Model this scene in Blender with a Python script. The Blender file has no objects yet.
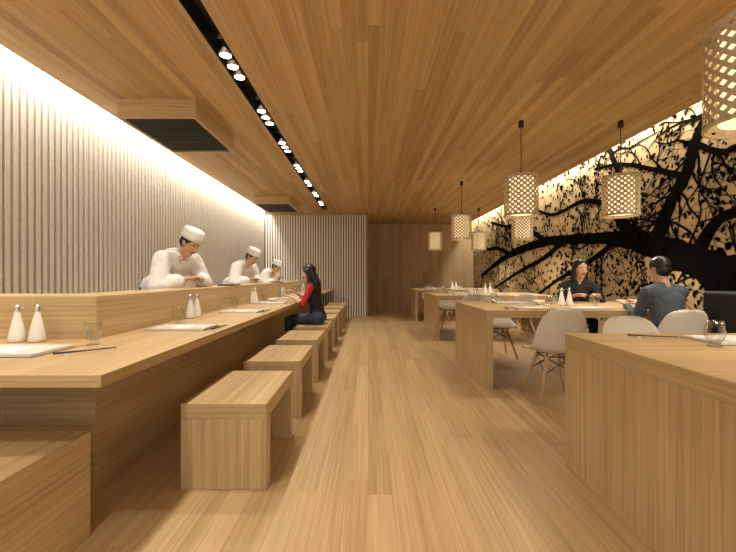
import bpy, bmesh, math, random
import numpy as np
from mathutils import Vector, Matrix
random.seed(7)
scene = bpy.context.scene
COL = scene.collection
H = 2.8

# ------------------------------------------------------------------ materials
def new_mat(name):
    m = bpy.data.materials.new(name); m.use_nodes = True
    nt = m.node_tree
    return m, nt, nt.nodes['Principled BSDF']

def plain(name, col, rough=0.5, metal=0.0, noise=0.06, nscale=30, emit=None, estr=0, spec=None, folds=0):
    m, nt, b = new_mat(name)
    tc = nt.nodes.new('ShaderNodeTexCoord'); n = nt.nodes.new('ShaderNodeTexNoise')
    n.inputs['Scale'].default_value = nscale
    nt.links.new(tc.outputs['Object'], n.inputs['Vector'])
    r = nt.nodes.new('ShaderNodeValToRGB')
    r.color_ramp.elements[0].position = .3; r.color_ramp.elements[1].position = .7
    r.color_ramp.elements[0].color = (*[c*(1-noise) for c in col], 1)
    r.color_ramp.elements[1].color = (*[min(1, c*(1+noise)) for c in col], 1)
    nt.links.new(n.outputs['Fac'], r.inputs['Fac'])
    nt.links.new(r.outputs['Color'], b.inputs['Base Color'])
    b.inputs['Roughness'].default_value = rough
    b.inputs['Metallic'].default_value = metal
    if spec is not None: b.inputs['Specular IOR Level'].default_value = spec
    if folds:
        mp = nt.nodes.new('ShaderNodeMapping'); mp.inputs['Scale'].default_value = (13, 13, 4.5)
        mp.inputs['Rotation'].default_value = (.3, .5, 0)
        nt.links.new(tc.outputs['Object'], mp.inputs['Vector'])
        nf = nt.nodes.new('ShaderNodeTexNoise'); nf.inputs['Scale'].default_value = 1; nf.inputs['Distortion'].default_value = 1.2
        nt.links.new(mp.outputs[0], nf.inputs['Vector'])
        bp = nt.nodes.new('ShaderNodeBump'); bp.inputs['Strength'].default_value = folds; bp.inputs['Distance'].default_value = .05
        nt.links.new(nf.outputs['Fac'], bp.inputs['Height']); nt.links.new(bp.outputs[0], b.inputs['Normal'])
    if emit:
        b.inputs['Emission Color'].default_value = (*emit, 1)
        b.inputs['Emission Strength'].default_value = estr
    return m

def wood(name, dark, light, axis='Y', cross='X', plank=None, plen=2.4, gap=.5, rough=.45, var=.5, grain=70):
    """grain runs along `axis`; planks (if any) tiled across `cross`"""
    m, nt, b = new_mat(name)
    N = nt.nodes.new; L = nt.links.new
    def math_(op, a, c=None):
        n = N('ShaderNodeMath'); n.operation = op
        for i, v in enumerate((a, c)):
            if v is None: continue
            if isinstance(v, (int, float)): n.inputs[i].default_value = v
            else: L(v, n.inputs[i])
        return n.outputs[0]
    tc = N('ShaderNodeTexCoord')
    mp = N('ShaderNodeMapping')
    sc = {'X': grain, 'Y': grain, 'Z': grain}; sc[axis] = 1.1
    mp.inputs['Scale'].default_value = (sc['X'], sc['Y'], sc['Z'])
    sep = N('ShaderNodeSeparateXYZ'); L(tc.outputs['Object'], sep.inputs[0])
    vec = tc.outputs['Object']
    pv = None
    if plank:
        a = math_('DIVIDE', sep.outputs[cross], plank)
        idx = math_('FLOOR', a)
        w0 = N('ShaderNodeTexWhiteNoise'); w0.noise_dimensions = '1D'; L(idx, w0.inputs['W'])
        sh = math_('MULTIPLY', w0.outputs['Value'], 7.3)
        l = math_('ADD', math_('DIVIDE', sep.outputs[axis], plen), sh)
        li = math_('FLOOR', l)
        comb = N('ShaderNodeCombineXYZ'); L(idx, comb.inputs[0]); L(li, comb.inputs[1])
        w1 = N('ShaderNodeTexWhiteNoise'); w1.noise_dimensions = '2D'; L(comb.outputs[0], w1.inputs['Vector'])
        pv = w1.outputs['Value']
        off = N('ShaderNodeVectorMath'); off.operation = 'ADD'
        sc3 = N('ShaderNodeVectorMath'); sc3.operation = 'SCALE'; sc3.inputs['Scale'].default_value = 5.0
        L(w1.outputs['Color'], sc3.inputs[0])
        L(tc.outputs['Object'], off.inputs[0]); L(sc3.outputs[0], off.inputs[1])
        vec = off.outputs[0]
    L(vec, mp.inputs['Vector'])
    n1 = N('ShaderNodeTexNoise'); n1.inputs['Scale'].default_value = 1.0; n1.inputs['Detail'].default_value = 4
    n1.inputs['Distortion'].default_value = .4
    L(mp.outputs[0], n1.inputs['Vector'])
    mp2 = N('ShaderNodeMapping')
    s2 = {'X': 9, 'Y': 9, 'Z': 9}; s2[axis] = .5
    mp2.inputs['Scale'].default_value = (s2['X'], s2['Y'], s2['Z']); L(vec, mp2.inputs['Vector'])
    n2 = N('ShaderNodeTexNoise'); n2.inputs['Scale'].default_value = 1.0; L(mp2.outputs[0], n2.inputs['Vector'])
    g = math_('ADD', math_('MULTIPLY', n1.outputs['Fac'], .70), math_('MULTIPLY', n2.outputs['Fac'], .30))
    if pv is not None:
        g = math_('ADD', math_('MULTIPLY', g, 1 - var*.45), math_('MULTIPLY', pv, var*.45))
    r = N('ShaderNodeValToRGB')
    r.color_ramp.elements[0].position = .34; r.color_ramp.elements[1].position = .64
    r.color_ramp.elements[0].color = (*dark, 1); r.color_ramp.elements[1].color = (*light, 1)
    L(g, r.inputs['Fac'])
    out = r.outputs['Color']
    if plank and gap > 0:
        fr = math_('FRACT', a); e = math_('LESS_THAN', fr, .02 if plank > .2 else .035)
        mx = N('ShaderNodeMix'); mx.data_type = 'RGBA'; mx.blend_type = 'MULTIPLY'
        L(math_('MULTIPLY', e, gap), mx.inputs['Factor']); L(out, mx.inputs['A'])
        mx.inputs['B'].default_value = (.3, .22, .15, 1)
        out = mx.outputs['Result']
    L(out, b.inputs['Base Color'])
    b.inputs['Roughness'].default_value = rough
    b.inputs['Specular IOR Level'].default_value = .35
    return m

WD, WL = (.415, .285, .140), (.595, .445, .245)
M_floor = wood('floor_planks', (.40, .275, .135), (.62, .455, .25), 'Y', 'X', plank=.12, plen=2.6, gap=.22, rough=.36, var=.35, grain=85)
M_ceil = wood('ceiling_planks', (.37, .240, .105), (.60, .42, .205), 'Y', 'X', plank=.085, plen=3.4, gap=.18, rough=.55, var=.5, grain=80)
M_wallwood = wood('wall_timber', (.36, .25, .135), (.50, .37, .215), 'Z', 'X', plank=.16, plen=5, gap=.4, rough=.55, var=.5)
M_wy = wood('oak_along_y', WD, WL, 'Y', rough=.4)
M_wx = wood('oak_along_x', WD, WL, 'X', rough=.4)
M_wz = wood('oak_vertical', WD, WL, 'Z', rough=.4)
M_leg = wood('beech_leg', (.5, .34, .18), (.66, .48, .28), 'Z', rough=.45)
M_slat = plain('slat_cream', (.82, .78, .71), .6)
M_slatb = plain('slat_backing', (.12, .09, .06), .8)
M_white = plain('white_paint', (.8, .77, .7), .7)
M_gold = plain('mural_gold', (.60, .465, .27), .8, noise=.10, nscale=1.7, spec=.1)
M_ink = plain('mural_ink', (.008, .007, .006), .9, spec=.0)
M_black = plain('black_metal', (.012, .012, .012), .45)
M_blackup = plain('black_upholstery', (.015, .014, .014), .6)
M_lamp = plain('lamp_emitter', (1, 1, 1), .5, emit=(1, .93, .82), estr=25)
M_chrome = plain('brushed_metal', (.6, .6, .6), .3, metal=1)
M_ceramic = plain('white_ceramic', (.82, .80, .76), .2, noise=.02)
M_shell = plain('chair_plastic', (.72, .69, .63), .35, noise=.02)
M_dwood = plain('dark_lacquer', (.05, .02, .012), .3)
M_lattice = plain('lantern_lattice', (.56, .45, .30), .6)
M_glow = plain('lantern_paper', (.8, .7, .52), .6, emit=(1, .78, .46), estr=1.25)
M_skin = plain('skin', (.58, .36, .25), .5, noise=.05)
M_lip = plain('lips', (.42, .13, .11), .45)
M_eye = plain('eye_white', (.8, .8, .78), .3)
M_iris = plain('iris', (.02, .012, .01), .2)
M_hair = plain('black_hair', (.012, .009, .008), .4, noise=.3, nscale=90)
M_cloth = plain('chef_cotton', (.78, .78, .78), .8, noise=.03, folds=.55)
M_linen = plain('chef_cap_cotton', (.80, .80, .80), .8, noise=.03)
M_trim = plain('chef_collar', (.50, .50, .52), .8, noise=.03)
M_red = plain('red_cloth', (.42, .02, .02), .8, folds=.3)
M_blk = plain('black_cloth', (.012, .012, .015), .8, folds=.3)
M_jean = plain('denim', (.04, .06, .12), .85, noise=.2, nscale=120)
M_blue = plain('blue_grey_shirt', (.08, .105, .135), .85, folds=.5)
M_food = plain('salmon', (.8, .25, .10), .5, noise=.2, nscale=60)
# thin glass: transparent with fresnel-weighted gloss
m, nt, b = new_mat('clear_glass')
nt.nodes.remove(b)
tr_ = nt.nodes.new('ShaderNodeBsdfTransparent'); gl_ = nt.nodes.new('ShaderNodeBsdfGlossy'); gl_.inputs['Roughness'].default_value = .03
tr_.inputs['Color'].default_value = (.95, .96, .95, 1)
lw = nt.nodes.new('ShaderNodeLayerWeight'); lw.inputs['Blend'].default_value = .2
mxs = nt.nodes.new('ShaderNodeMixShader')
nt.links.new(lw.outputs['Facing'], mxs.inputs[0]); nt.links.new(tr_.outputs[0], mxs.inputs[1]); nt.links.new(gl_.outputs[0], mxs.inputs[2])
nt.links.new(mxs.outputs[0], nt.nodes['Material Output'].inputs[0])
M_glass = m

# ------------------------------------------------------------------ mesh builder
class MB:
    def __init__(s): s.v = []; s.f = []; s.fm = []; s.mats = []; s.sm = []
    def mi(s, m):
        if m not in s.mats: s.mats.append(m)
        return s.mats.index(m)
    def add(s, vs, fs, mat, smooth=False):
        o = len(s.v); s.v += [tuple(p) for p in vs]
        k = s.mi(mat) if not isinstance(mat, list) else None
        for i, f in enumerate(fs):
            s.f.append(tuple(o+j for j in f))
            s.fm.append(k if k is not None else s.mi(mat[i])); s.sm.append(smooth)
    def box(s, x0, x1, y0, y1, z0, z1, mat):
        vs = [(x0,y0,z0),(x1,y0,z0),(x1,y1,z0),(x0,y1,z0),(x0,y0,z1),(x1,y0,z1),(x1,y1,z1),(x0,y1,z1)]
        fm = [mat]*6   # faces: -z +z -y +x +y -x ; veneered ends instead of isotropic end grain
        if mat is M_wy: fm = [mat, mat, M_wx, mat, M_wx, mat]
        elif mat is M_wx: fm = [mat, mat, mat, M_wy, mat, M_wy]
        elif mat is M_wz: fm = [M_wx, M_wx, mat, mat, mat, mat]
        s.add(vs, [(0,3,2,1),(4,5,6,7),(0,1,5,4),(1,2,6,5),(2,3,7,6),(3,0,4,7)], fm)
    def lathe(s, prof, mat, c=(0,0,0), n=24, sy=1.0, smooth=True, M=None):
        vs = []; fs = []
        for r, z in prof:
            for i in range(n):
                a = 2*math.pi*i/n
                p = Vector((max(r, 1e-5)*math.cos(a), max(r, 1e-5)*math.sin(a)*sy, z))
                if M is not None: p = M @ p
                vs.append((p.x+c[0], p.y+c[1], p.z+c[2]))
        for k in range(len(prof)-1):
            for i in range(n):
                j = (i+1) % n
                fs.append((k*n+i, k*n+j, (k+1)*n+j, (k+1)*n+i))
        s.add(vs, fs, mat, smooth)
    def rod(s, p1, p2, r1, r2, mat, n=10, smooth=True):
        p1, p2 = Vector(p1), Vector(p2); d = (p2-p1); L = d.length
        q = d.to_track_quat('Z', 'Y').to_matrix().to_4x4(); q.translation = p1
        s.lathe([(0,0),(r1,0),(r2,L),(0,L)], mat, n=n, M=q, smooth=smooth)
    def obj(s, name, loc=(0,0,0), rz=0, bevel=0, parent=None, scale=1):
        me = bpy.data.meshes.new(name); me.from_pydata(s.v, [], s.f)
        for m in s.mats: me.materials.append(m)
        me.polygons.foreach_set('material_index', s.fm)
        me.polygons.foreach_set('use_smooth', s.sm)
        me.update()
        o = bpy.data.objects.new(name, me); COL.objects.link(o)
        o.location = loc; o.rotation_euler = (0, 0, rz); o.scale = (scale,)*3
        if bevel:
            bm = o.modifiers.new('bevel', 'BEVEL'); bm.width = bevel; bm.segments = 2
            bm.limit_method = 'ANGLE'; bm.angle_limit = math.radians(50)
        if parent: o.parent = parent
        return o

def clone(o, name, loc, rz=0):
    c = bpy.data.objects.new(name, o.data); COL.objects.link(c)
    c.location = loc; c.rotation_euler = (0, 0, rz)
    for md in o.modifiers:
        n = c.modifiers.new(md.name, md.type)
        for a in ('width', 'segments', 'limit_method', 'angle_limit'):
            if hasattr(md, a):
                setattr(n, a, getattr(md, a))
    return c

# ------------------------------------------------------------------ room shell
XL, XR, YN, YG, YF = -2.85, 3.4, -2.0, 10.5, 12.3
a = MB(); a.box(XL-.1, XR+.1, YN-.1, YF+.1, -.1, 0, M_floor); a.obj('floor')

a = MB(); ct = .05
cl, cr, s0, s1, sy1 = -2.67, 3.2, -1.155, -1.02, 9.8
a.box(cl, s0, YN, YG, H, H+ct, M_ceil)
a.box(s1, cr, YN, YF, H, H+ct, M_ceil)
a.box(s0, s1, sy1, YG, H, H+ct, M_ceil)
a.box(XL-.1, XR+.1, YN-.1, YF+.1, 3.05, 3.15, M_white)
a.obj('ceiling')

def slat_wall(name, horizontal=False):
    a = MB()
    p, w, d = .07, .040, .035
    if not horizontal:
        a.box(XL-.1, XL-d, YN, YG+.1, 0, 3.05, M_slatb)
        y = YN+.02
        while y < YG-.05:
            a.box(XL-d, XL, y, y+w, 0, 3.05, M_slat); y += p
    else:
        a.box(XL-.03, -.0, YG+.03, YG+.1, 0, 3.05, M_slatb)
        x = XL+.02
        while x < -.04:
            a.box(x, x+w, YG, YG+.03, 0, H, M_slat); x += p
        a.box(-.04, 0, YG, YF, 0, 3.05, M_wallwood)
    return a.obj(name)
slat_wall('wall_left')
slat_wall('wall_far_slatted', True)
a = MB(); a.box(0, XR+.1, YF, YF+.1, 0, 3.05, M_wallwood); a.obj('wall_far')
a = MB(); a.box(XR, XR+.1, YN, YF, 0, 3.05, M_gold); a.obj('wall_right')
a = MB()
a.box(XL-.1, -2.1, YN-.1, YN, 0, 3.05, M_white); a.box(2.7, XR+.1, YN-.1, YN, 0, 3.05, M_white)
a.box(-2.1, 2.7, YN-.1, YN, 2.6, 3.05, M_white); a.obj('wall_near')
a = MB()
for x in (-2.1, -.9, .3, 1.5, 2.65): a.box(x, x+.05, YN-.07, YN-.02, 0, 2.6, M_black)
for z in (0, 2.55): a.box(-2.1, 2.7, YN-.069, YN-.021, z, z+.05, M_black)
a.obj('added_fill_window_1')  # framed opening added behind the camera to admit world light as fill

# ------------------------------------------------------------------ mural
a = MB()
XM = XR-.004
cnt = [0]
leaf_pts = []
def catmull(P, n=8):
    out = []
    Q = [P[0]]+P+[P[-1]]
    for i in range(1, len(Q)-2):
        p0, p1, p2, p3 = [np.array(q, float) for q in Q[i-1:i+3]]
        for k in range(n):
            t = k/n
            out.append(.5*((2*p1)+(-p0+p2)*t+(2*p0-5*p1+4*p2-p3)*t*t+(-p0+3*p1-3*p2+p3)*t**3))
    out.append(np.array(P[-1], float)); return out
def ribbon(P, n=8, rough=.12):
    pts = catmull(P, n); vs = []; fs = []
    cnt[0] += 1; xo = XM-(cnt[0] % 40)*.0001
    for i, p in enumerate(pts):
        q = pts[min(i+1, len(pts)-1)]; r = pts[max(i-1, 0)]
        d = np.array([q[0]-r[0], q[1]-r[1]]); d = d/(np.linalg.norm(d)+1e-9); nn = np.array([-d[1], d[0]])
        w = p[2]
        for sgn in (1, -1):
            ww = w*(1+random.uniform(-rough, rough))
            yy = min(max(p[0]+sgn*nn[0]*ww, 1.2), YF-.01); zz = min(max(p[1]+sgn*nn[1]*ww, .02), 3.0)
            vs.append((xo, yy, zz))
    for i in range(len(pts)-1): fs.append((2*i, 2*i+1, 2*i+3, 2*i+2))
    a.add(vs, fs, M_ink); return pts
def grow(y, z, ang, w, L, depth):
    P = [(y, z, w)]; n = 5
    for i in range(n):
        ang += random.uniform(-.5, .5)
        y += math.cos(ang)*L/n; z += math.sin(ang)*L/n
        P.append((y, z, max(w*(1-(i+1)/n*.7), .0035)))
    ribbon(P, 3)
    for q in P[2:]: leaf_pts.append((q[0], q[1]))
    if depth > 0:
        for k in range(2):
            q = P[random.randint(1, n)]
            grow(q[0], q[1], ang+random.choice((-1, 1))*random.uniform(.5, 1.2), q[2]*.65, L*random.uniform(.5, .85), depth-1)
limbs = [
 [(1.6,.3,.5),(2.4,.62,.40),(3.0,.88,.32),(3.5,1.05,.25),(3.88,1.25,.18),(4.41,1.43,.15),(5.11,1.62,.11),(6.07,1.71,.085),(7.47,1.77,.09),(9.36,1.59,.08),(11.4,1.12,.05)],
 [(3.60,3.0,.045),(3.78,2.75,.055),(3.94,2.52,.07),(4.06,2.19,.075),(4.29,1.91,.09),(4.5,1.45,.13)],
 [(5.40,3.0,.045),(5.15,2.47,.05),(5.3,2.09,.055),(4.82,1.62,.10)],
 [(7.2,1.77,.06),(8.44,2.23,.05),(9.4,2.35,.04),(10.5,2.6,.03)],
 [(3.95,1.3,.10),(3.71,1.64,.06),(3.45,1.74,.05),(3.1,2.0,.05),(2.6,2.2,.04),(2.1,2.7,.03)],
 [(4.08,2.19,.04),(4.5,2.38,.03),(5.1,2.62,.025),(5.7,2.72,.02)],
 [(5.3,2.1,.045),(6.0,2.3,.035),(7.0,2.25,.03),(8.0,2.6,.02)],
 [(6.6,1.72,.06),(7.4,1.45,.05),(8.6,1.2,.04),(10.2,.8,.03)],
 [(5.2,1.6,.06),(5.8,1.35,.04),(6.8,1.05,.035),(7.6,.75,.03)],
 [(9.0,1.62,.06),(10.0,1.85,.05),(11.0,1.9,.04),(12.1,2.2,.03)],
 [(3.95,2.5,.035),(3.6,2.3,.03),(3.2,2.45,.025),(2.7,2.5,.02)],
]
for Lb in limbs:
    pts = ribbon(Lb, 10, .12)
    for i in range(3, len(pts)-1):
        p = pts[i]
        if p[2] < .3 and random.random() < .25:
            q = pts[i+1]; base = math.atan2(q[1]-p[1], q[0]-p[0])
            grow(p[0], p[1], base+random.choice((-1, 1))*random.uniform(.6, 1.3), min(.018, p[2]*.45), random.uniform(.5, 1.0), 2)
for k in range(4000):
    if k % 2:
        c = random.choice(leaf_pts); y = c[0]+random.gauss(0, .13); z = c[1]+random.gauss(0, .11)
    else: y = random.uniform(1.5, 12.2); z = random.uniform(.5, 2.95)
    if not (1.3 < y < YF-.1 and .05 < z < 2.98): continue
    r = random.uniform(.010, .032)*(1 if y < 6 else 1.25); an = random.uniform(0, 3.14)
    vs = []
    for i in range(7):
        t = i*2*math.pi/7; q = random.uniform(.7, 1.2); u, v = math.cos(t)*r*1.35*q, math.sin(t)*r*.75*q
        vs.append((XM-.0045, y+u*math.cos(an)-v*math.sin(an), z+u*math.sin(an)+v*math.cos(an)))
    a.add(vs, [tuple(range(7))], M_ink)
a.obj('tree_mural')

# ------------------------------------------------------------------ track slot with downlights
def light(kind, name, loc, power, parent=None, rot=(0,0,0), color=(1,.87,.70), **kw):
    d = bpy.data.lights.new(name, kind); d.energy = power; d.color = color
    for k, v in kw.items(): setattr(d, k, v)
    o = bpy.data.objects.new(name, d); COL.objects.link(o); o.location = loc; o.rotation_euler = rot
    if parent: o.parent = parent
    return o
a = MB()
a.box(s0, s0+.006, YN, sy1, H, H+.13, M_black); a.box(s1-.006, s1, YN, sy1, H, H+.13, M_black)
a.box(s0, s1, YN, sy1, H+.13, H+.14, M_black)
xc = (s0+s1)/2
groups = [.15, 1.13, 2.1, 3.06, 4.04, 4.97, 5.95, 6.9, 7.85, 8.8]
for g in groups:
    for dy in (-.16, 0, .16):
        a.lathe([(0,.0),(.040,.0),(.040,.004)], M_lamp, c=(xc, g+dy, H+.006), n=16)
        a.lathe([(.041,.0),(.050,0),(.050,.10),(.041,.10),(.041,0)], M_chrome, c=(xc, g+dy, H+.002), n=16)
tr = a.obj('recessed_track_light')
for g in groups:
    light('SPOT', 'track_spot', (xc, g, H-.02), 68, tr, spot_size=math.radians(110), spot_blend=.8, shadow_soft_size=.06, color=(1,.89,.73))

# cove lights
cvl = MB(); cvl.box(-2.80, -2.72, YN, YG, 3.03, 3.045, M_white); cvl = cvl.obj('cove_light')
light('AREA', 'cove_strip', (-2.76, (YN+YG)/2, 3.02), 215, cvl, shape='RECTANGLE', size=.08, size_y=YG-YN-.1, color=(1,.92,.80))
cvr = MB(); cvr.box(3.26, 3.34, YN, YF, 3.03, 3.045, M_white); cvr = cvr.obj('cove_light.001')
light('AREA', 'cove_strip', (3.30, (YN+YF)/2, 3.02), 235, cvr, shape='RECTANGLE', size=.08, size_y=YF-YN-.1, color=(1,.90,.74))

# exhaust boxes
for i, (y0, y1) in enumerate(((3.6, 4.62), (7.9, 9.0))):
    a = MB(); x0, x1, z0 = -2.37, -1.63, 2.62
    a.box(x0, x0+.03, y0, y1, z0, H, M_wy); a.box(x1-.03, x1, y0, y1, z0, H, M_wy)
    a.box(x0+.03, x1-.03, y0, y0+.03, z0, H, M_wx); a.box(x0+.03, x1-.03, y1-.03, y1, z0, H, M_wx)
    a.box(x0+.03, x1-.03, y0+.03, y1-.03, z0+.06, H, M_black)
    n = 22
    for k in range(n):
        y = y0+.035+(y1-y0-.07)*k/n
        a.box(x0+.031, x1-.031, y, y+.018, z0+.005, z0+.05, M_black)
    a.obj('ceiling_vent' + ('' if i == 0 else '.001'))

# ------------------------------------------------------------------ counter
TZ = .76
a = MB()
a.box(-1.55, -.97, 1.38, 10.48, TZ-.047, TZ, M_wy)
a.box(XL+.02, -1.55, 1.38, 2.17, TZ-.047, TZ, M_wy)
a.box(-1.9, -1.43, 1.99, 10.48, 0, TZ-.047, M_wy)
a.box(XL+.02, -1.9, 1.99, 2.5, 0, TZ-.047, M_wx)
a.box(-1.9, -1.55, 2.17, 10.48, TZ-.047, 1.005, M_wy)
a.box(XL+.02, -1.9, 2.17, 2.5, TZ-.047, 1.005, M_wx)
a.obj('sushi_counter', bevel=.003)

a = MB()
a.box(-2.4, -1.2, .35, 1.645, .36, .45, M_wy)
a.box(-1.28, -1.2, .35, 1.645, 0, .36, M_wy); a.box(-2.4, -2.32, .35, 1.645, 0, .36, M_wy)
a.obj('bench', bevel=.003)

def stool():
    a = MB(); w, l, t = .225, .35, .08
    a.box(-w, w, -l, l, .45-t, .45, M_wy)
    a.box(-w, w, -l, -l+t, 0, .45-t, M_wz); a.box(-w, w, l-t, l, 0, .45-t, M_wz)
    return a.obj('wooden_stool', bevel=.003)
st = stool(); st.location = (-.757, 2.34, 0)
for i in range(1, 8): clone(st, 'wooden_stool.%03d' % i, (-.757, 2.34+i, 0))

# ------------------------------------------------------------------ tables
TT = .78
def table():
    a = MB()
    a.box(0, 2.08, 0, 1.32, TT-.075, TT, M_wx)
    a.box(0, .07, 0, 1.32, 0, TT-.075, M_wz); a.box(2.01, 2.08, 0, 1.32, 0, TT-.075, M_wz)
    return a.obj('dining_table', bevel=.003)
tb = table(); tb.location = (1.17, .94, 0)
tys = [.94, 3.76, 6.6, 9.4]
for i, y in enumerate(tys[1:]): clone(tb, 'dining_table.%03d' % (i+1), (1.17, y, 0))

# ------------------------------------------------------------------ chairs
def chair():
    a = MB()
    prof = [(.215,.425,.185,.0),(.17,.445,.215,.005),(.08,.437,.232,.02),(-.02,.428,.236,.035),(-.11,.435,.236,.05),
            (-.17,.47,.235,.055),(-.20,.54,.232,.055),(-.218,.62,.222,.05),(-.235,.70,.205,.042),(-.252,.77,.175,.032),(-.262,.815,.12,.022),(-.265,.83,.05,.015)]
    P = catmull([(p[0], p[1], p[2]) for p in prof], 3); C = catmull([(p[3], p[0], 0) for p in prof], 3)
    nv = 14; vs = []; n = len(P)
    for i in range(n):
        q = P[min(i+1, n-1)]; r = P[max(i-1, 0)]
        t = np.array([q[0]-r[0], q[1]-r[1]]); t /= np.linalg.norm(t)
        nn = np.array([t[1], -t[0]])
        if nn[1] < 0 and i < n*.4: nn = -nn
        if nn[0] < 0 and i >= n*.4: nn = -nn
        for j in range(nv+1):
            v = -1+2*j/nv
            lift = C[i][0]*(abs(v)**2.6)*1.3
            vs.append((v*P[i][2], P[i][0]+nn[0]*lift, P[i][1]+nn[1]*lift))
    fs = []
    for i in range(n-1):
        for j in range(nv):
            k = i*(nv+1)+j; fs.append((k, k+1, k+nv+2, k+nv+1))
    # thickness: duplicate shell offset downwards/backwards
    vs2 = [(x, y-.006 if z > .46 else y, z-.008) for x, y, z in vs]
    m_ = len(vs)
    fs2 = [tuple(m_+k for k in reversed(f)) for f in fs]
    rim = []
    loop = [j for j in range(nv+1)] + [i*(nv+1)+nv for i in range(1, n)] + [(n-1)*(nv+1)+j for j in range(nv-1, -1, -1)] + [i*(nv+1) for i in range(n-2, 0, -1)]
    for i in range(len(loop)):
        p, q = loop[i], loop[(i+1) % len(loop)]; rim.append((p, p+m_, q+m_, q))
    a.add(vs+vs2, fs+fs2+rim, M_shell, True)
    top = [(-.10,.09),(.10,.09),(.10,-.10),(-.10,-.10)]; bot = [(-.21,.20),(.21,.20),(.21,-.22),(-.21,-.22)]
    mids = []
    for (x, y), (X, Y) in zip(top, bot):
        a.rod((X, Y, 0), (x, y, .40), .011, .017, M_leg)
        f = .62; mids.append((X+(x-X)*f, Y+(y-Y)*f, .40*f))
        a.rod((x, y, .395), (x*.9, y*.9, .435), .008, .008, M_black)
    for i in range(4):
        p = mids[i]; t_ = top[(i+1) % 4]
        a.rod(p, (t_[0], t_[1], .39), .004, .004, M_black, n=6)
        t2 = top[(i+3) % 4]; a.rod(p, (t2[0], t2[1], .39), .004, .004, M_black, n=6)
        a.rod((top[i][0], top[i][1], .395), (t_[0], t_[1], .395), .005, .005, M_black, n=6)
    return a.obj('dining_chair')
ch = chair(); ch.location = (1.70, 3.50, 0)
chairs = [(1.86, 2.50, math.pi), (2.76, 3.50, 0), (1.80, 5.30, math.pi), (2.84, 5.30, math.pi),
          (1.75, 6.45, .0), (2.6, 6.45, .0), (1.75, 8.15, math.pi), (2.6, 8.15, math.pi), (1.75, 9.3, 0), (2.6, 9.3, 0), (1.8, 10.95, math.pi), (2.6, 10.95, math.pi)]
for i, (x, y, r) in enumerate(chairs): clone(ch, 'dining_chair.%03d' % (i+1), (x, y, 0), r)

# black banquette by the right wall
a = MB()
a.box(3.12, 3.385, 2.45, 3.55, 0, .98, M_blackup); a.box(2.98, 3.12, 2.45, 3.0, 0, .45, M_blackup)
a.obj('upholstered_bench', bevel=.02)

# ------------------------------------------------------------------ lantern pendants
def lantern():
    a = MB(); R, z0, z1 = .175, 1.77, 2.20; nh = 18; K = 16
    for d in (1, -1):
        for h in range(nh):
            vs = []; fs = []
            for k in range(K+1):
                t = k/K
                for off in (-.5, .5):
                    an = 2*math.pi*(h/nh+d*t*.45)+off*.175*d
                    rr = R+(.003 if d > 0 else -.003)
                    vs.append((rr*math.cos(an), rr*math.sin(an), z0+(z1-z0)*t))
            for k in range(K): fs.append((2*k, 2*k+1, 2*k+3, 2*k+2))
            a.add(vs, fs, M_lattice, True)
    for z in (z0-.004, z1-.012): a.lathe([(R-.005, z),(R+.005, z),(R+.005, z+.016),(R-.005, z+.016),(R-.005, z)], M_lattice, n=40)
    a.lathe([(.125, z0+.02),(.125, z1-.02)], M_glow, n=28)
    a.lathe([(0, z0+.02),(.125, z0+.02)], M_glow, n=28)
    for i in range(3):
        an = i*2.094; a.rod((0, 0, z1), (R*math.cos(an), R*math.sin(an), z1), .003, .003, M_black, n=6)
    a.rod((0, 0, z1-.05), (0, 0, z1+.05), .018, .018, M_black)
    a.rod((0, 0, z1+.04), (0, 0, H), .005, .005, M_black, n=6)
    a.rod((0, 0, H-.07), (0, 0, H), .028, .028, M_black, n=16)
    return a.obj('pendant_lantern')
ln = lantern(); ln.location = (1.66, 4.12, 0)
i = 1
for y in (1.62, 4.12, 6.75, 9.4):
    for x in (1.66, 2.74):
        if (x, y) == (1.66, 4.12): o = ln
        else: o = clone(ln, 'pendant_lantern.%03d' % i, (x, y, 0)); i += 1
        light('SPOT', 'bulb', (0, 0, 1.76), 36, o, shadow_soft_size=.07, color=(1,.86,.66), spot_size=math.radians(150), spot_blend=.9)

# ------------------------------------------------------------------ tableware
def bottle():
    a = MB()
    a.lathe([(0,0),(.034,0),(.040,.006),(.040,.02),(.034,.06),(.024,.11),(.015,.15),(.0125,.165),(.0125,.17)], M_ceramic)
    a.lathe([(.015,.168),(.016,.172),(.016,.185),(.010,.195),(.004,.205),(0,.205)], M_chrome)
    a.rod((.012,0,.176), (.032,0,.186), .005, .003, M_chrome, n=8)
    return a.obj('soy_sauce_bottle')
def glass():
    a = MB()
    a.lathe([(0,0),(.030,0),(.031,.004),(.012,.010),(.012,.016),(.030,.028),(.041,.055),(.041,.08),(.034,.125),(.0325,.125),(.0393,.08),(.0393,.056),(.028,.031),(0,.022)], M_glass, n=32)
    return a.obj('wine_glass')
def plate():
    a = MB(); L, W = .19, .12
    a.box(-L, L, -W, W, 0.001, .006, M_ceramic)
    for b_ in ((-L, L, -W, -W+.012), (-L, L, W-.012, W), (-L, -L+.012, -W+.012, W-.012), (L-.012, L, -W+.012, W-.012)):
        a.box(*b_, .006, .014, M_ceramic)
    a.box(-.06, .06, -.07, .07, .006, .010, M_linen)
    a.box(-L-.012, L+.012, -W-.012, W+.012, 0, .001, M_dwood)
    return a.obj('rectangular_plate', bevel=0)
def sticks():
    a = MB()
    a.rod((-.12, -.006, .012), (.12, -.004, .010), .0035, .002, M_dwood, n=8)
    a.rod((-.12, .010, .012), (.12, .006, .010), .0035, .002, M_dwood, n=8)
    a.box(-.085, -.065, -.022, .022, 0, .008, M_ceramic)
    return a.obj('chopsticks')
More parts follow.
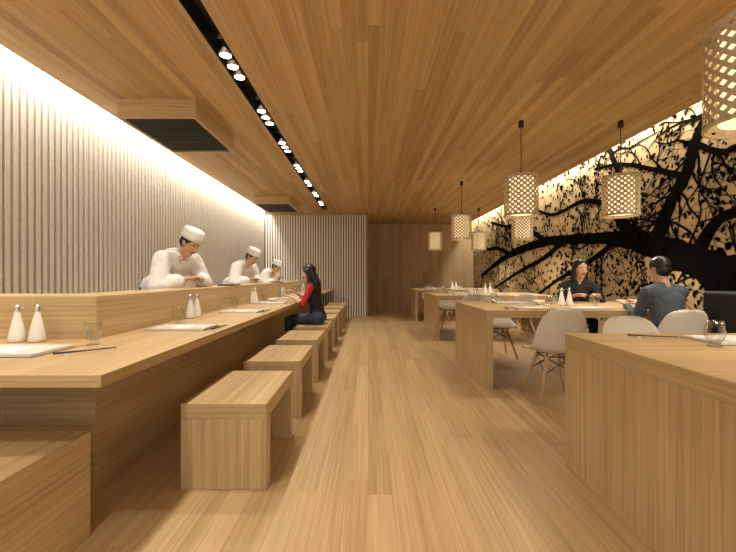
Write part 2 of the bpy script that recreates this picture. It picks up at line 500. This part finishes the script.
def bowl():
    a = MB()
    a.lathe([(0,0),(.03,0),(.03,.008),(.055,.025),(.065,.055),(.062,.055),(.052,.028),(0,.014)], M_ceramic)
    return a.obj('rice_bowl')
protos = {'soy_sauce_bottle': bottle, 'wine_glass': glass, 'rectangular_plate': plate, 'chopsticks': sticks, 'rice_bowl': bowl}
cache = {}; counts = {}
def put(kind, x, y, z, r=0):
    if kind not in cache:
        o = protos[kind](); cache[kind] = o; counts[kind] = 0
        o.location = (x, y, z); o.rotation_euler = (0, 0, r); return o
    counts[kind] += 1
    return clone(cache[kind], '%s.%03d' % (kind, counts[kind]), (x, y, z), r)
e = .0005
put('soy_sauce_bottle', -1.92, 2.08, TZ+e, .5); put('soy_sauce_bottle', -1.81, 2.08, TZ+e, 2.5)
put('rectangular_plate', -1.68, 1.80, TZ+e); put('chopsticks', -1.32, 1.78, TZ+e, .75)
put('wine_glass', -1.44, 1.99, TZ+e)
for y in (2.62, 3.82, 5.0, 6.1, 7.2, 8.3):
    put('rectangular_plate', -1.27, y, TZ+e)
    if abs(y-5.0) > .5: put('chopsticks', -1.015, y-.02, TZ+e, 1.5)
    else: put('rice_bowl', -1.30, y+.20, TZ+e)
    put('wine_glass', -1.42, y+.22, TZ+e)
for y in (3.22, 4.95, 6.65, 8.75):
    put('soy_sauce_bottle', -1.505, y, TZ+e, 0); put('soy_sauce_bottle', -1.505, y+.12, TZ+e, 0)
T = TT+e
put('rectangular_plate', 1.92, 1.98, T, .0); put('wine_glass', 1.67, 1.83, T); put('chopsticks', 1.56, 2.08, T, -.25)
for k, ty in enumerate(tys[1:]):
    put('rectangular_plate', 1.72, ty+.22, T); put('wine_glass', 1.98, ty+.38, T); put('chopsticks', 1.44, ty+.2, T, 1.4)
    put('rectangular_plate', 1.80, ty+1.1, T); put('wine_glass', 1.55, ty+.90, T)
    put('soy_sauce_bottle', 2.22, ty+.6, T); put('soy_sauce_bottle', 2.32, ty+.62, T, 2)
    put('rectangular_plate', 2.30, ty+.2, T) ; put('rice_bowl', 2.02, ty+.72, T)
    put('wine_glass', 2.62, ty+.62, T)

# ------------------------------------------------------------------ people
def cap_mesh(p1, r1, p2, r2, sx=1, sy=1, side=(1,0,0), label=None, n=20, m=10):
    p1, p2 = Vector(p1), Vector(p2); d = p2-p1
    z = d.normalized() if d.length > 1e-6 else Vector((0,0,1))
    x = Vector(side); x = x-z*x.dot(z)
    if x.length < 1e-3: x = Vector((0,1,0)); x = x-z*x.dot(z)
    x.normalize(); y = z.cross(x)
    vs = []; fs = []
    lats = [(-math.pi/2+math.pi*i/m) for i in range(m+1)]
    rows = [(l, 0) for l in lats if l <= 1e-6]+[(l, 1) for l in lats if l >= -1e-6]
    for l, e_ in rows:
        r = r2 if e_ else r1; c = p2 if e_ else p1
        for j in range(n):
            t = 2*math.pi*j/n
            vs.append(tuple(c+x*(math.cos(l)*math.cos(t)*r*sx)+y*(math.cos(l)*math.sin(t)*r*sy)+z*(math.sin(l)*r)))
    for i in range(len(rows)-1):
        for j in range(n):
            k = (j+1) % n; fs.append((i*n+j, i*n+k, (i+1)*n+k, (i+1)*n+j))
    return vs, fs
def C(p1, r1, p2=None, r2=None, sx=1, sy=1, side=(1,0,0), mat=None):
    return dict(p1=p1, r1=r1, p2=p2 if p2 is not None else p1, r2=r2 if r2 is not None else r1, sx=sx, sy=sy, side=side, mat=mat)
def fuse(parts, voxel, smooth=4):
    bm_v = []; bm_f = []
    for p in parts:
        vs, fs = cap_mesh(p['p1'], p['r1'], p['p2'], p['r2'], p['sx'], p['sy'], p['side'])
        o = len(bm_v); bm_v += vs; bm_f += [tuple(o+i for i in f) for f in fs]
    me = bpy.data.meshes.new('tmp'); me.from_pydata(bm_v, [], bm_f)
    b_ = bmesh.new(); b_.from_mesh(me); bmesh.ops.remove_doubles(b_, verts=b_.verts, dist=1e-6)
    bmesh.ops.recalc_face_normals(b_, faces=b_.faces); b_.to_mesh(me); b_.free()
    ob = bpy.data.objects.new('tmp', me); COL.objects.link(ob)
    r = ob.modifiers.new('r', 'REMESH'); r.mode = 'VOXEL'; r.voxel_size = voxel
    s = ob.modifiers.new('s', 'SMOOTH'); s.iterations = smooth; s.factor = .5
    dg = bpy.context.evaluated_depsgraph_get(); ev = ob.evaluated_get(dg); em = ev.to_mesh()
    V = np.empty(len(em.vertices)*3); em.vertices.foreach_get('co', V); V = V.reshape(-1, 3)
    F = [tuple(p.vertices) for p in em.polygons]
    Cn = np.array([list(p.center) for p in em.polygons]).reshape(-1, 3)
    ev.to_mesh_clear(); bpy.data.objects.remove(ob); bpy.data.meshes.remove(me)
    best = np.full(len(Cn), 1e9); lab = np.zeros(len(Cn), int); mats = []
    for i, p in enumerate(parts):
        A = np.array(p['p1'], float); B = np.array(p['p2'], float); AB = B-A; l2 = AB.dot(AB)
        t = np.clip((Cn-A)@AB/l2, 0, 1) if l2 > 1e-9 else np.zeros(len(Cn))
        Q = A+t[:, None]*AB; D = Cn-Q
        if p['sx'] != 1 or p['sy'] != 1:
            sd = np.array(p['side'], float); D = D-np.outer(D@sd, sd)*(1-1/p['sx'])
        dist = np.linalg.norm(D, axis=1)-(p['r1']+t*(p['r2']-p['r1']))
        up = dist < best; best[up] = dist[up]; lab[up] = i
    return V, F, [parts[i]['mat'] for i in lab]
def ik(s, w, l1, l2, pole):
    s, w, pole = Vector(s), Vector(w), Vector(pole); d = w-s; L = min(d.length, (l1+l2)*.995)
    d.normalize(); a_ = (l1*l1-l2*l2+L*L)/(2*L); h = math.sqrt(max(l1*l1-a_*a_, 0))
    pole = (pole-d*pole.dot(d)).normalized()
    return s+d*a_+pole*h, s+d*L
def hand_parts(w, f, n, lat, curl=.35, mat=None):
    f = Vector(f).normalized(); n = Vector(n); n = (n-f*n.dot(f)).normalized(); lat = Vector(lat)
    lat = (lat-f*lat.dot(f)-n*lat.dot(n)).normalized(); w = Vector(w); P = []
    offs = (.031, .0105, -.0105, -.031); lens = (.068, .077, .071, .056)
    P.append(C(w-f*.04, .024, w+f*.01, .023, sy=.8, side=lat, mat=mat))
    for o_, l_ in zip(offs, lens):
        k0 = w+f*(.085-abs(o_-.005)*.25)+lat*o_
        P.append(C(w+f*.01+lat*o_*.5, .013, k0, .0115, mat=mat))
        d = (f+lat*o_*1.6).normalized(); ang = curl*.6; p = k0
        for q, fr in enumerate((.45, .31, .24)):
            dd = (d*math.cos(ang)+n*math.sin(ang)).normalized()
            p2 = p+dd*l_*fr; P.append(C(p, .0092-.0008*q, p2, .0085-.0008*q, mat=mat)); p = p2; ang += curl
    t0 = w+f*.022+lat*.018; t1 = t0+(f*.55+lat*.75+n*.3).normalized()*.038
    t2 = t1+(f*.85+lat*.35+n*.4).normalized()*.032; t3 = t2+(f*.95+lat*.05+n*.45).normalized()*.024
    P += [C(t0, .014, t1, .0115, mat=mat), C(t1, .0115, t2, .0098, mat=mat), C(t2, .0098, t3, .008, mat=mat)]
    return P

def person(name, loc, rz, seated=False, lean=0., wr=None, wl=None, pitch=0., yaw=0., top=M_cloth, sleeve=None,
           pants=M_blk, shoe=M_blk, hair='short', cap=False, loose=0., female=False, scale=1., palm=(0,0,-1), curl=.35, pz=None, elbow_out=.6, cuff=None):
    """pitch < 0 looks down"""
    sleeve = sleeve or top
    pz = pz if pz else (.55 if seated else .93)
    S = lambda t, x=0, y=0: Vector((x, math.sin(lean)*t+y*math.cos(lean), pz+math.cos(lean)*t-y*math.sin(lean)))
    k = .88 if female else 1.
    parts = []
    sp = S(1)-S(0)
    parts.append(C((-.075*k, 0, pz), .108, (.075*k, 0, pz), .108, mat=pants))
    parts.append(C(S(.02), .118+loose*.5, S(.16), .112*k+loose*.5, sx=1.28, sy=.92, mat=top))
    parts.append(C(S(.14), .112*k+loose*.5, S(.34), .128*k+loose*.3, sx=1.32, sy=.86, mat=top))
    parts.append(C(S(.40, -.10*k), .085*k, S(.40, .10*k), .085*k, mat=top))
    if loose: parts.append(C(S(.18), .12, S(.40, 0, -.045), .115, sx=1.25, mat=top))
    if female: parts += [C(S(.30, sx_*.07, .085), .052, mat=top) for sx_ in (-1, 1)]
    nk = S(.48)
    for sg in (-1, 1):
        parts.append(C(S(.475, sg*.03), .05, S(.435, sg*.155*k), .055*k+loose*.4, mat=top))
    hn = nk+Vector((0, math.sin(lean*.9)*.05+.012, math.cos(lean*.9)*.06))
    parts.append(C(nk-sp*.03, .056*k, hn, .052*k, mat=M_skin))
    Rh = Matrix.Rotation(yaw, 4, 'Z') @ Matrix.Rotation(pitch, 4, 'X')
    hc = hn+(Rh.to_3x3() @ Vector((0, .02, .095)))
    HM = Matrix.Translation(hc) @ Rh
    h3 = lambda x, y, z: HM @ Vector((x, y, z))
    parts.append(C(hn, .052*k, h3(0, -.01, -.05), .052*k, mat=M_skin))
    hands = []
    for sg, w in ((1, wr), (-1, wl)):
        sh = S(.425, sg*(.185*k))
        el, w = ik(sh, w, .285*k, .25*k, (sg*elbow_out, -.3, -1.))
        fd = (w-el).normalized()
        parts.append(C(sh, .058*k+loose, el, .046*k+loose*1.2, mat=sleeve))
        mid = el+(w-el)*(cuff if cuff else (.62 if loose else .93))
        parts.append(C(el, .046*k+loose*1.2, mid, .034*k+loose*1.5, mat=sleeve))
        if loose:  # hanging kimono cuff
            parts.append(C(el+(w-el)*.25+Vector((0,0,-.03)), .045, mid+Vector((0,0,-.035)), .042, mat=sleeve))
        parts.append(C(mid, .036*k, w, .026*k, mat=M_skin))
        hands.append(hand_parts(w+fd*.012, fd+Vector((0,0,-.15)), palm, (-sg, .25, 0), curl, M_skin))
    for sg in (-1, 1):
        hp = Vector((sg*.088*k, 0, pz-.01))
        if seated: kn = Vector((sg*.11*k, .41, pz-.035)); an = Vector((sg*.11*k, .40, .085))
        else: kn = Vector((sg*.10, .03, .50)); an = Vector((sg*.11, -.03, .085))
        parts.append(C(hp, .092*k, kn, .062*k, mat=pants)); parts.append(C(kn, .060*k, an+Vector((0,0,.03)), .043*k, mat=pants))
        parts.append(C(an+Vector((0,-.03,-.04)), .042, an+Vector((0,.15,-.05)), .034, sy=1, mat=shoe))
        parts.append(C(an, .040, an+Vector((0,.0,-.04)), .042, mat=shoe))
    if cap or loose:
        parts.append(C(S(.49, -.055, .03), .018, S(.24, .05, .132), .014, mat=M_trim)); parts.append(C(S(.49, .055, .03), .018, S(.30, -.01, .138), .014, mat=M_trim))
        parts.append(C(S(.50, -.05, -.02), .020, S(.50, .05, -.02), .020, mat=M_trim))
        parts.append(C(S(.06, -.05), .135, S(.06, .05), .135, sx=1, mat=M_trim))
    B = MB()
    V, F, Mt = fuse(parts, .010, 3); B.add(V.tolist(), F, Mt, True)
    for hpz in hands:
        V, F, Mt = fuse(hpz, .0035, 2); B.add(V.tolist(), F, Mt, True)
    def hC(c1, r1, c2=None, r2=None, sx=1, sy=1, mat=M_skin):
        p1 = h3(*c1); p2 = h3(*c2) if c2 else p1
        if not c2: p2 = p1+(Rh.to_3x3() @ Vector((0, 0, 1e-4)))
        return C(p1, r1, p2, r2 if r2 else r1, sx, sy, side=Rh.to_3x3() @ Vector((1, 0, 0)), mat=mat)
    head = [hC((0,-.012,.03), .088, sx=.85, sy=1.06), hC((0,.018,-.008), .086, sx=.73, sy=.79),
            hC((0,.028,-.058), .042, (0,.048,-.088), .024, sx=1.2), hC((-.034,.05,-.02), .024), hC((.034,.05,-.02), .024),
            hC((0,.080,.014), .008, (0,.099,-.020), .0115), hC((-.011,.092,-.024), .008, (.011,.092,-.024), .008),
            hC((-.042,.066,.027), .010, (.042,.066,.027), .010), hC((0,.030,-.105+.02), .024),
            hC((-.076,-.006,-.012), .008, (-.079,-.012,.018), .011, sx=.7, sy=1.7), hC((.076,-.006,-.012), .008, (.079,-.012,.018), .011, sx=.7, sy=1.7)]
    V, F, Mt = fuse(head, .0038, 2); B.add(V.tolist(), F, Mt, True)
    def small(c, r, mat, sx=1, sy=1, c2=None):
        p = hC(c, r, c2, r, sx, sy); vs, fs = cap_mesh(p['p1'], p['r1'], p['p2'], p['r2'], sx, sy, p['side'], n=12, m=8)
        B.add(vs, fs, mat, True)
    for sg in (-1, 1):
        small((sg*.029, .0665, .006), .0125, M_eye, sx=1.15); small((sg*.029, .0765, .005), .0058, M_iris)
        small((sg*.018, .0800, .028), .0038, M_hair, c2=(sg*.045, .0705, .029))
        small((sg*.018, .0770, .0165), .0022, M_hair, c2=(sg*.042, .0705, .0145))
    small((-.019, .0815, -.050), .0052, M_lip, c2=(.019, .0815, -.050)); small((-.014, .0815, -.057), .0058, M_lip, c2=(.014, .0815, -.057))
    hr = [hC((0,-.022,.045), .090, sx=.935, sy=1.03), hC((0,-.048,.0), .072, sx=1.05, sy=.86)]
    if hair == 'long':
        hr += [hC((0,-.055,0), .078, (0,-.09,-.15), .072, sx=1.05, sy=.75), hC((0,-.09,-.15), .070, (0,-.10,-.34), .045, sx=1.25, sy=.6),
               hC((-.066,-.008,.04), .030, (-.076,-.015,-.15), .024), hC((.066,-.008,.04), .030, (.076,-.015,-.15), .024),
               hC((-.03,.045,.095), .022, (-.072,.02,.02), .016), hC((.03,.045,.095), .022, (.072,.02,.02), .016)]
    V, F, Mt = fuse([dict(p, mat=M_hair) for p in hr], .005, 2); B.add(V.tolist(), F, M_hair, True)
    if cap:
        B.lathe([(.083,.045),(.092,.043),(.0935,.05),(.0955,.085),(.0925,.088),(.094,.12),(.089,.137),(.07,.145),(0,.148)], M_linen, M=HM @ Matrix.Translation((0,-.014,.012)) @ Matrix.Rotation(.10, 4, 'X'), n=32, sy=1.13)
    return B.obj(name, loc=loc, rz=rz, scale=scale)

R = math.radians
person('chef', (-2.22, 4.0, 0), R(-110), lean=R(42), wr=(.08, .46, 1.06), wl=(-.14, .44, 1.06), pitch=R(-34), top=M_cloth, loose=.030, cap=True, scale=1.03, elbow_out=1.0)
person('chef.001', (-2.25, 6.25, 0), R(-112), lean=R(40), wr=(.10, .46, 1.07), wl=(-.12, .42, 1.07), pitch=R(-34), top=M_cloth, loose=.030, cap=True, scale=1.0, elbow_out=1.0)
person('chef.002', (-2.44, 8.35, 0), R(-105), lean=R(50), wr=(.12, .50, 1.09), wl=(-.12, .50, 1.09), pitch=R(-32), top=M_cloth, loose=.030, cap=True, scale=.97)
person('seated_woman', (-.70, 5.34, 0), R(84), seated=True, lean=R(10), wr=(.10, .34, .88), wl=(-.14, .33, .83), pitch=R(-12), top=M_blk, sleeve=M_red,
       pants=M_jean, hair='long', female=True, scale=.99, cuff=.3)
person('seated_woman.001', (2.86, 5.24, 0), R(165), seated=True, lean=R(20), wr=(.12, .40, .82), wl=(-.16, .38, .82), pitch=R(-6), yaw=R(12), top=M_blk,
       hair='long', female=True, scale=1.05)
person('seated_man', (2.80, 3.50, 0), R(8), seated=True, lean=R(10), wr=(.10, .42, .83), wl=(-.10, .42, .83), pitch=R(-8), yaw=R(12), top=M_blue, pants=M_blk, scale=1.0, elbow_out=.15)

a2 = MB(); a2.box(-.09, .09, -.13, .13, 0, .015, M_dwood)
for k in range(4):
    a2.lathe([(0,.015),(.016,.015),(.018,.022),(.016,.034),(0,.036)], M_ceramic, c=(0, -.09+k*.06, 0), n=12, sy=.7)
    a2.lathe([(0,.036),(.017,.034),(.015,.041),(0,.043)], M_food, c=(0, -.09+k*.06, 0), n=12, sy=.7)
sb = a2.obj('sushi_board', loc=(-1.66, 4.55, 1.006)); clone(sb, 'sushi_board.001', (-1.66, 6.9, 1.006))

# ------------------------------------------------------------------ world + camera
w = bpy.data.worlds.new('world'); scene.world = w; w.use_nodes = True
bg = w.node_tree.nodes['Background']; bg.inputs['Color'].default_value = (1, .95, .88, 1); bg.inputs['Strength'].default_value = 1.5
cd = bpy.data.cameras.new('camera'); cam = bpy.data.objects.new('camera', cd); COL.objects.link(cam)
cd.sensor_width = 36; cd.lens = 36*380/736; cd.clip_start = .05
cam.location = (0, 0, 1.12); cam.rotation_euler = (math.pi/2, 0, 0)
scene.camera = cam
scene.view_settings.view_transform = 'Standard'
